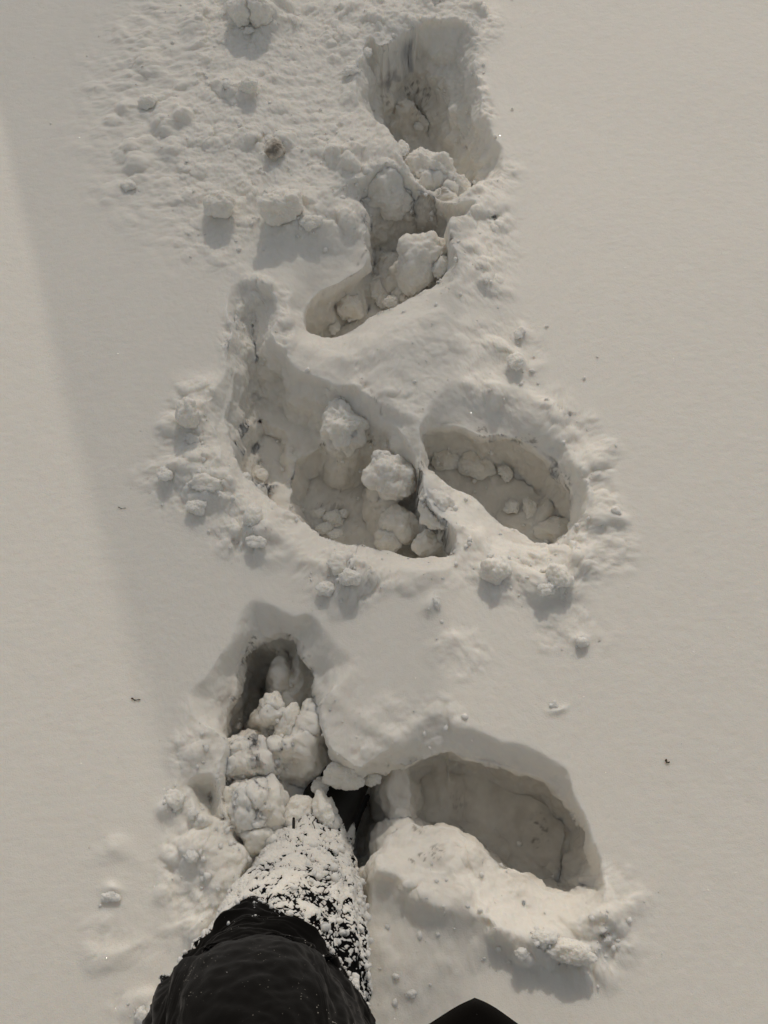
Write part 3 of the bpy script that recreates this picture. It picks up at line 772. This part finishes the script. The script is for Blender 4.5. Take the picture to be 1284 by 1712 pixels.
def glints():
    r = np.random.RandomState(12)
    hv = np.array(sdir); Vs, Fs, n0 = [], [], 0
    for _ in range(1100):
        px, py = r.rand() * 1284, r.rand() * 1712
        c = hit(px, py)
        if c[2] < -.03: continue
        view = np.array([0, 0, CAM_H]) - c; view /= np.linalg.norm(view)
        nrm = (hv + view) / 2 + r.normal(size=3) * .16
        nrm /= np.linalg.norm(nrm)
        a = np.cross(nrm, [1, 0, 0]); a /= np.linalg.norm(a); b = np.cross(nrm, a)
        s = .00022 + .0004 * r.rand() ** 2
        cc = c + np.array([0, 0, .0012])
        top = [cc + s * (a * math.cos(t) + b * math.sin(t)) for t in (0, 1.05, 2.09, 3.14, 4.19, 5.24)]
        top = [cc + nrm * .0001] + top
        Vs += top; Fs += [[n0, n0 + 1 + k, n0 + 1 + (k + 1) % 6] for k in range(6)]; n0 += 7
    o = mesh_obj('ice_crystals', np.array(Vs), np.array(Fs), M_ICE, flat=True)
    tag(o, 'tiny glittering ice crystals sprinkled over the snow', 'ice crystals', kind='stuff')
glints()

# ---- plant bits on the snow
def twig(px, py, lx, ly, r_m, label, name='twig', lift=.001, bumps=1):
    a, b = hit(px - lx / 2, py - ly / 2), hit(px + lx / 2, py + ly / 2)
    n, m = 14, 8
    Vs = []
    for i in range(n):
        t = i / (n - 1)
        c = a * (1 - t) + b * t + np.array([.0009 * math.sin(t * 9), .0009 * math.cos(t * 7), lift + r_m * .5])
        rr = r_m * (1 - .45 * t) * (1 + .3 * math.sin(t * 17))
        if i in (0, n - 1): rr *= .15
        d = (b - a) / (np.linalg.norm(b - a) + 1e-9)
        u = np.cross(d, [0, 0, 1]); u /= np.linalg.norm(u); w_ = np.cross(u, d)
        for k in range(m):
            an = 2 * math.pi * k / m
            Vs.append(c + rr * (u * math.cos(an) + w_ * math.sin(an)))
    Fs = [[i * m + k, i * m + (k + 1) % m, (i + 1) * m + (k + 1) % m, (i + 1) * m + k] for i in range(n - 1) for k in range(m)]
    o = mesh_obj(name, np.array(Vs), np.array(Fs), M_TWIG)
    return tag(o, label, name.replace('_', ' '))
twig(227, 1170, 16, 3, .0011, 'thin brown twig bit lying on the smooth snow at the left')
twig(1115, 1274, 7, 5, .0019, 'tiny dark seed lying alone on the smooth snow at the right', 'plant_seed')
twig(204, 850, 14, 2, .0006, 'faint pale stalk bit on the snow left of the crumbled rim', 'grass_stalk')

# ================================================================== PERSON (clothed legs, boots, jacket)
person = bpy.data.objects.new('person', None); COL.objects.link(person)
person.location = (0, 0, 0)
tag(person, 'person in black snow dusted trousers standing with one boot sunk in the snow', 'person')

def spline(ctrl, n):
    ctrl = np.array(ctrl, float); m = len(ctrl); out = []
    for i in range(n):
        t = i / (n - 1) * (m - 1); k = min(int(t), m - 2); f = t - k
        a, b, c, d = ctrl[max(k - 1, 0)], ctrl[k], ctrl[k + 1], ctrl[min(k + 2, m - 1)]
        out.append(.5 * ((2 * b) + (c - a) * f + (2 * a - 5 * b + 4 * c - d) * f * f + (3 * b - a - 3 * c + d) * f ** 3))
    return np.array(out)

def tube_grid(ctrl, n, m):
    """ctrl rows: x y z rx ry; returns (n, m+1, 3) surface grid and arc length"""
    S = spline(ctrl, n); C = S[:, :3]
    T = np.gradient(C, axis=0); T /= np.linalg.norm(T, axis=1)[:, None]
    U = np.cross(T, np.array([0, 1, 0.0])); U /= np.linalg.norm(U, axis=1)[:, None]
    U = np.where(U[:, :1] < 0, -U, U)
    W = np.cross(U, T); W = np.where(W[:, 1:2] < 0, -W, W)        # W points forward (+y)
    an = np.linspace(0, 2 * math.pi, m + 1)
    G = C[:, None] + U[:, None] * (np.cos(an)[None, :, None] * S[:, 3][:, None, None]) + W[:, None] * (np.sin(an)[None, :, None] * S[:, 4][:, None, None])
    Nn = (G - C[:, None]); Nn /= np.linalg.norm(Nn, axis=2, keepdims=True)
    return G, Nn

def grid_faces(n, m):
    i = np.arange(n * (m + 1)).reshape(n, m + 1)
    return np.stack([i[:-1, :-1], i[:-1, 1:], i[1:, 1:], i[1:, :-1]], -1).reshape(-1, 4)

def ctr(px, py, z, wpx, ry=None):
    c = P(px, py, z); s = scale_at(px, py, z)
    r = wpx * s / 2
    return [c[0], c[1], c[2], r, ry if ry else r]

# lower left leg, from the boot up to the knee: gaiter packed with snow
gait = [[-.105, .20, -.17, .055, .06], ctr(510, 1452, -.075, 165), ctr(506, 1500, -.01, 200), ctr(492, 1560, .06, 250), ctr(468, 1640, .13, 300), ctr(440, 1712, .19, 315), ctr(430, 1790, .25, 310)]
G, Nn = tube_grid(gait, 720, 700)
pp = G.reshape(-1, 3); nnv = Nn.reshape(-1, 3)
fold = .006 * perlin(pp[:, 0] / .05, pp[:, 1] / .035, pp[:, 2] / .035) + .003 * perlin(pp[:, 0] / .02, pp[:, 1] / .015, pp[:, 2] / .015)
# long creases running round the shin
cr = np.sin((pp[:, 1] * .9 + pp[:, 2] * .7 - pp[:, 0] * .6) * 130 + 3 * perlin(pp[:, 0] / .05, pp[:, 1] / .05, pp[:, 2] / .05))
fold += .0022 * cr
base = pp + nnv * (fold - .002)[:, None]
gaiter = mesh_obj('gaiter', base, grid_faces(720, 700), M_GAITER, person)
# crust: plates of packed snow split by fine cracks, thinning towards the knee
px0 = np.arange(720).repeat(701) / 719.0
qq = pp + .0060 * np.stack([perlin(pp[:, 0] / .012, pp[:, 1] / .012, pp[:, 2] / .012 + k) for k in (0, 5, 9)], 1)
qq = qq * (1 + .25 * perlin(pp[:, 0] / .05, pp[:, 1] / .05, pp[:, 2] / .05))[:, None] * np.array([1.0, .6, .6])                       # plates drawn out along the leg
f1, f2 = cell3(qq, .0074, 3)
f1s, f2s = cell3(qq, .0036, 5)
sidew = smooth(nnv[:, 0] * 1.1 + .25)
cover = 1.62 - 1.1 * smooth((px0 - .42) / .45) + .45 * fbm(pp[:, 0] / .03, pp[:, 1] / .03, pp[:, 2] / .03, 3) - .35 * sidew
c_ = np.clip(cover, 0, 1.4)
wid = np.clip(1.25 - c_, 0, 1) ** 1.3
patch_ = smooth(.35 + 1.6 * fbm(pp[:, 0] / .022, pp[:, 1] / .03, pp[:, 2] / .03, 3, .6))
edge = (f2 - f1) + .22 * patch_ * (1 - wid) - .015 - .17 * wid; edge2 = (f2s - f1s) - .30 * wid
th = -.0008 + .0022 * smooth(edge * 4.5) * (.50 + .50 * smooth(edge2 * 4)) * smooth(c_ * 2)
th += .0010 * smooth((c_ - .8) * 2) * smooth(edge * 3)
th += .0013 * fbm(pp[:, 0] / .009, pp[:, 1] / .009, pp[:, 2] / .009, 3, .6) + .0004 * perlin(pp[:, 0] / .0025, pp[:, 1] / .0025, pp[:, 2] / .0025)
crust = mesh_obj('snow_crust', base + nnv * th[:, None], grid_faces(720, 700), M_SNOW, person)
set_soil(crust, 0, 0)
# granules clinging to cloth
def granules(src, nrm, prob, smin, smax, name, seed, num, lab=None):
    r = np.random.RandomState(seed)
    k = r.choice(len(src), num * 4)
    keep = r.rand(len(k)) < prob[k]; k = k[keep][:num]
    v, f = ico(2); Vs, Fs, n0 = [], [], 0
    for i in k:
        s = smin + (smax - smin) * r.rand() ** 4
        u = v * s * (.75 + .5 * r.rand(3)) * (1 + .12 * r.normal(size=(len(v), 1)))
        Vs.append(u + src[i] + nrm[i] * s * .4); Fs.append(f + n0); n0 += len(v)
    o = mesh_obj(name, np.concatenate(Vs), np.concatenate(Fs), M_SNOW, person)
    set_soil(o, 0, 0); o['kind'] = 'stuff'
    return o
side = smooth(nnv[:, 0] * 1.2 + .3)
granules(base + nnv * np.maximum(th, 0)[:, None], nnv, (.10 + .9 * side) * smooth(1.1 - abs(px0 - .6) * 2.4), .0008, .0060, 'snow_granules', 4, 450)

# left trouser leg over the gaiter, knee and thigh
tr = [ctr(503, 1485, -.02, 190), ctr(499, 1530, .03, 215), ctr(485, 1590, .09, 265), ctr(466, 1650, .145, 302), ctr(442, 1712, .20, 330), ctr(430, 1770, .27, 360), [-.13, -.12, .36, .115, .12], [-.115, -.24, .48, .115, .115], [-.10, -.34, .60, .12, .12], [-.09, -.38, .72, .11, .13]]
NR, NC = 460, 400
S0 = spline(tr, 1200)
G0, N0 = tube_grid(tr, 1200, NC)
an = np.linspace(0, 2 * math.pi, NC + 1)
# hem runs round the leg: high on the shin at the front left, low at the outer right
def to_photo(p):
    d = p - np.array([0, 0, CAM_H]); c, s_ = math.cos(TILT), math.sin(TILT)
    dep = d[..., 1] * s_ - d[..., 2] * c
    return PW / 2 + FPX * d[..., 0] / dep, PH / 2 - FPX * (d[..., 1] * c + d[..., 2] * s_) / dep
hx, hy = to_photo(G0)
hem = np.interp(hx, [300, 327, 350, 385, 430, 470, 510, 560, 590, 615, 640], [1640, 1600, 1565, 1530, 1508, 1528, 1560, 1612, 1655, 1700, 1730])
st = np.full(NC + 1, np.nan)
for j in range(NC + 1):
    facing = N0[:, j, 1] * 0 + N0[:, j, 2] * 1.0 + N0[:, j, 1] * -.05
    k = np.nonzero((hy[:, j] > hem[:, j]) & (facing > .02))[0]
    if len(k) and k[0] < 900: st[j] = k[0] / 1199
ok = np.nonzero(~np.isnan(st))[0]
st = np.interp(np.arange(NC + 1), np.concatenate([ok - NC, ok, ok + NC]), np.concatenate([st[ok]] * 3))
kk = np.exp(-np.linspace(-2, 2, 21) ** 2); kk /= kk.sum()
st = np.convolve(np.concatenate([st[-11:-1], st, st[1:11]]), kk, 'valid')
st = st + .004 * perlin(np.cos(an) * 5, np.sin(an) * 5, .5)
print('hem', np.round(st[::40], 3))
tt = np.linspace(0, 1, NR)[:, None] ** 1.25
ri = (st[None] + (1 - st[None]) * tt) * 1199
r0 = np.clip(ri.astype(int), 0, 1198); fr = (ri - r0)[..., None]
cj = np.arange(NC + 1)[None].repeat(NR, 0)
G = G0[r0, cj] * (1 - fr) + G0[r0 + 1, cj] * fr
Nn = N0[r0, cj]
pp = G.reshape(-1, 3).copy(); nn2 = Nn.reshape(-1, 3)
row = (tt * np.ones((1, NC + 1))).ravel()
dist = ((ri - ri[:1]) / 1199 * 1.0).ravel()                # distance up from the cuff, leg lengths
sl_ = np.tile(np.cos(an), NR)
d1 = perlin(pp[:, 0] / .09, pp[:, 1] / .05, pp[:, 2] / .05)
cre = .6 * np.sin(dist * 75 + 3.0 * d1 + 1.5 * sl_) + .5 * np.sin(dist * 41 - 2 * d1 - 2.5 * sl_) + .5 * fbm(pp[:, 0] / .06, dist / .018, pp[:, 1] / .05, 2)
pp += nn2 * (.007 + .005 * d1 + .0075 * cre * smooth(1.3 - dist * 4) + .0030 * fbm(pp[:, 0] / .03, pp[:, 1] / .018, pp[:, 2] / .03, 3, .5) + .0012 * perlin(pp[:, 0] / .015, pp[:, 1] / .015, pp[:, 2] / .015) - .006 * np.exp(-dist / .008))[:, None]
trousers = mesh_obj('trousers', pp, grid_faces(NR, NC), M_TROUSER, person)
so = trousers.modifiers.new('thick', 'SOLIDIFY'); so.thickness = .003; so.offset = -1
granules(pp, nn2, .002 * smooth(1.2 - dist * 3) + .9 * smooth(1 - dist / .04) + .45 * smooth(1 - dist / .13) * smooth(perlin(pp[:, 0] / .02, pp[:, 1] / .02, pp[:, 2] / .02) * 3 - .3), .0003, .0036, 'snow_powder', 9, 4200)

# right leg (behind the frame)
tr2 = [[.20, -.40, -.10, .075, .085], [.19, -.36, .05, .085, .09], [.17, -.28, .22, .10, .105], [.15, -.30, .40, .11, .11], [.11, -.36, .60, .12, .12], [.09, -.38, .72, .11, .13]]
G, Nn = tube_grid(tr2, 120, 120)
q = G.reshape(-1, 3); q = q + Nn.reshape(-1, 3) * (.007 * perlin(q[:, 0] / .08, q[:, 1] / .05, q[:, 2] / .05))[:, None]
o = mesh_obj('trousers', q, grid_faces(120, 120), M_TROUSER, person)
# jacket: torso, hem, and the loose front corner that hangs forward
jk = [[0, -.36, .62, .24, .17], [0, -.37, .66, .245, .175], [0, -.37, .80, .235, .165], [0, -.36, 1.0, .23, .155], [0, -.33, 1.2, .24, .15], [0, -.30, 1.34, .20, .12], [0, -.28, 1.42, .08, .07], [0, -.28, 1.44, .01, .01]]
G, Nn = tube_grid(jk, 160, 160)
q = G.reshape(-1, 3); q = q + Nn.reshape(-1, 3) * (.008 * perlin(q[:, 0] / .12, q[:, 1] / .12, q[:, 2] / .06))[:, None]
jacket = mesh_obj('jacket', q, grid_faces(160, 160), M_JACKET, person)
def jacket_corner():
    z0 = .80
    a = P(797, 1671, z0); l = P(797 - 300, 1671 + 192, z0); r_ = P(797 + 270, 1671 + 196, z0)
    n = 70; Vs = []
    L = l - a; R = r_ - a
    for i in range(n):
        for j in range(n):
            u, v = (i / (n - 1)) ** 1.6, (j / (n - 1)) ** 1.6
            e = .020 * max(0, 1 - (u + v) / .16) ** 2
            p = a + L * (u + e) + R * (v + e)
            p = p + np.array([0, 0, .004 * math.sin(5 * u) * math.cos(4 * v) - .006 * (max(0, 1 - u / .05) ** 2 + max(0, 1 - v / .05) ** 2) - .12 * (u + v - 1) * (u + v > 1)])
            Vs.append(p)
    i = np.arange(n * n).reshape(n, n)
    F = np.stack([i[:-1, :-1], i[:-1, 1:], i[1:, 1:], i[1:, :-1]], -1).reshape(-1, 4)
    o = mesh_obj('jacket_flap', np.array(Vs), F, M_JACKET, person)
    s_ = o.modifiers.new('thick', 'SOLIDIFY'); s_.thickness = .006; s_.offset = 0
    o['label'] = 'dark rounded jacket corner poking in at the bottom edge'
jacket_corner()

# boots: left one pointing up the picture under the heaped snow, right one behind
def boot(c, yaw):
    # cross sections along the foot: y, half width, height
    secs = [(-.09, .030, .075), (-.07, .040, .14), (-.03, .045, .17), (.02, .045, .13), (.07, .047, .095), (.12, .050, .075), (.165, .046, .062), (.195, .034, .048), (.21, .012, .02)]
    S = spline(secs, 60); m = 40; Vs = []
    for y, w_, h_ in S:
        for k in range(m + 1):
            an = 2 * math.pi * k / m
            cx, cz = math.cos(an), math.sin(an)
            px_ = w_ * math.copysign(abs(cx) ** .8, cx)
            pz_ = h_ * .5 + h_ * .5 * math.copysign(abs(cz) ** .8, cz)
            Vs.append((px_, y, pz_))
    Vs = np.array(Vs)
    Vs += .0012 * perlin(Vs[:, 0] / .02, Vs[:, 1] / .02, Vs[:, 2] / .02)[:, None]
    o = mesh_obj('boot', Vs, grid_faces(60, m), M_BOOT, person)
    o.location = c; o.rotation_euler = (0, 0, yaw)
    sole = Vs.copy(); sole[:, 2] = sole[:, 2] * .13; sole[:, 0] *= 1.12; sole[:, 1] *= 1.04
    s2 = mesh_obj('sole', sole, grid_faces(60, m), M_BOOT, o)
    return o
boot((-.106, .165, -.190), math.radians(-18))
boot((.20, -.40, -.22), 0)
# thin black lace end standing out of the snow on the instep
la, lb = P(491, 1368, .0), P(491, 1390, -.02)
S = spline([[*la, .0019, .0019], [*((la + lb) / 2), .0023, .0023], [*lb, .0018, .0018], [lb[0], lb[1], lb[2] - .03, .0016, .0016]], 24)
G, _ = tube_grid(S[:, :5], 24, 10)
mesh_obj('lace', G.reshape(-1, 3), grid_faces(24, 10), M_BOOT, person)
# ---- thin sheet added out of view past the far end of the trail: it takes part of the sun off the trodden strip
def add_shade_sheet():
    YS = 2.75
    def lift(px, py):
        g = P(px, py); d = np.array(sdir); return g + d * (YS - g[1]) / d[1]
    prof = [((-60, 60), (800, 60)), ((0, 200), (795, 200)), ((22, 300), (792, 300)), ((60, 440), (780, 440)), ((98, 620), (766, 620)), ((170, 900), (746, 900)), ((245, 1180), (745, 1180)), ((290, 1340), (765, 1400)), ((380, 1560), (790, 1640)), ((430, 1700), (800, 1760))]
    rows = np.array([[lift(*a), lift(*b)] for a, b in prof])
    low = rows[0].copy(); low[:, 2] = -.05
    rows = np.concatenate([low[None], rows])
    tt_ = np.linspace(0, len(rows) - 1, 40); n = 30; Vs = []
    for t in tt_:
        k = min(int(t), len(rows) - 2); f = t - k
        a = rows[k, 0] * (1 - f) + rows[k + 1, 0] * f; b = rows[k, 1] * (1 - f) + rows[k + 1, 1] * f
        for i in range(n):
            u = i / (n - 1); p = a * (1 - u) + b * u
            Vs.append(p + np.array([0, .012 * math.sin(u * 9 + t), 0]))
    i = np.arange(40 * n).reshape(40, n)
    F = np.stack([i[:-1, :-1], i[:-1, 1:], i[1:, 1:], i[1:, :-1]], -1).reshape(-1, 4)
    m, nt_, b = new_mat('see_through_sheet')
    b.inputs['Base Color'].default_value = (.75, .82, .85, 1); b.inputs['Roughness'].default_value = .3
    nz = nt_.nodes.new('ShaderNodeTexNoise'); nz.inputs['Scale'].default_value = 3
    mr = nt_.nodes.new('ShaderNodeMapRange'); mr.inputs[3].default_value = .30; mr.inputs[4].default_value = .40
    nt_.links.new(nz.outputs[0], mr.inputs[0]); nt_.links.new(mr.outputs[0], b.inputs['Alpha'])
    o = mesh_obj('added_shade_sheet', np.array(Vs), F, m)
    tag(o, 'thin see-through sheet added out of view past the trail to shade it', 'windbreak')
add_shade_sheet()
print('verts', NX * NY)
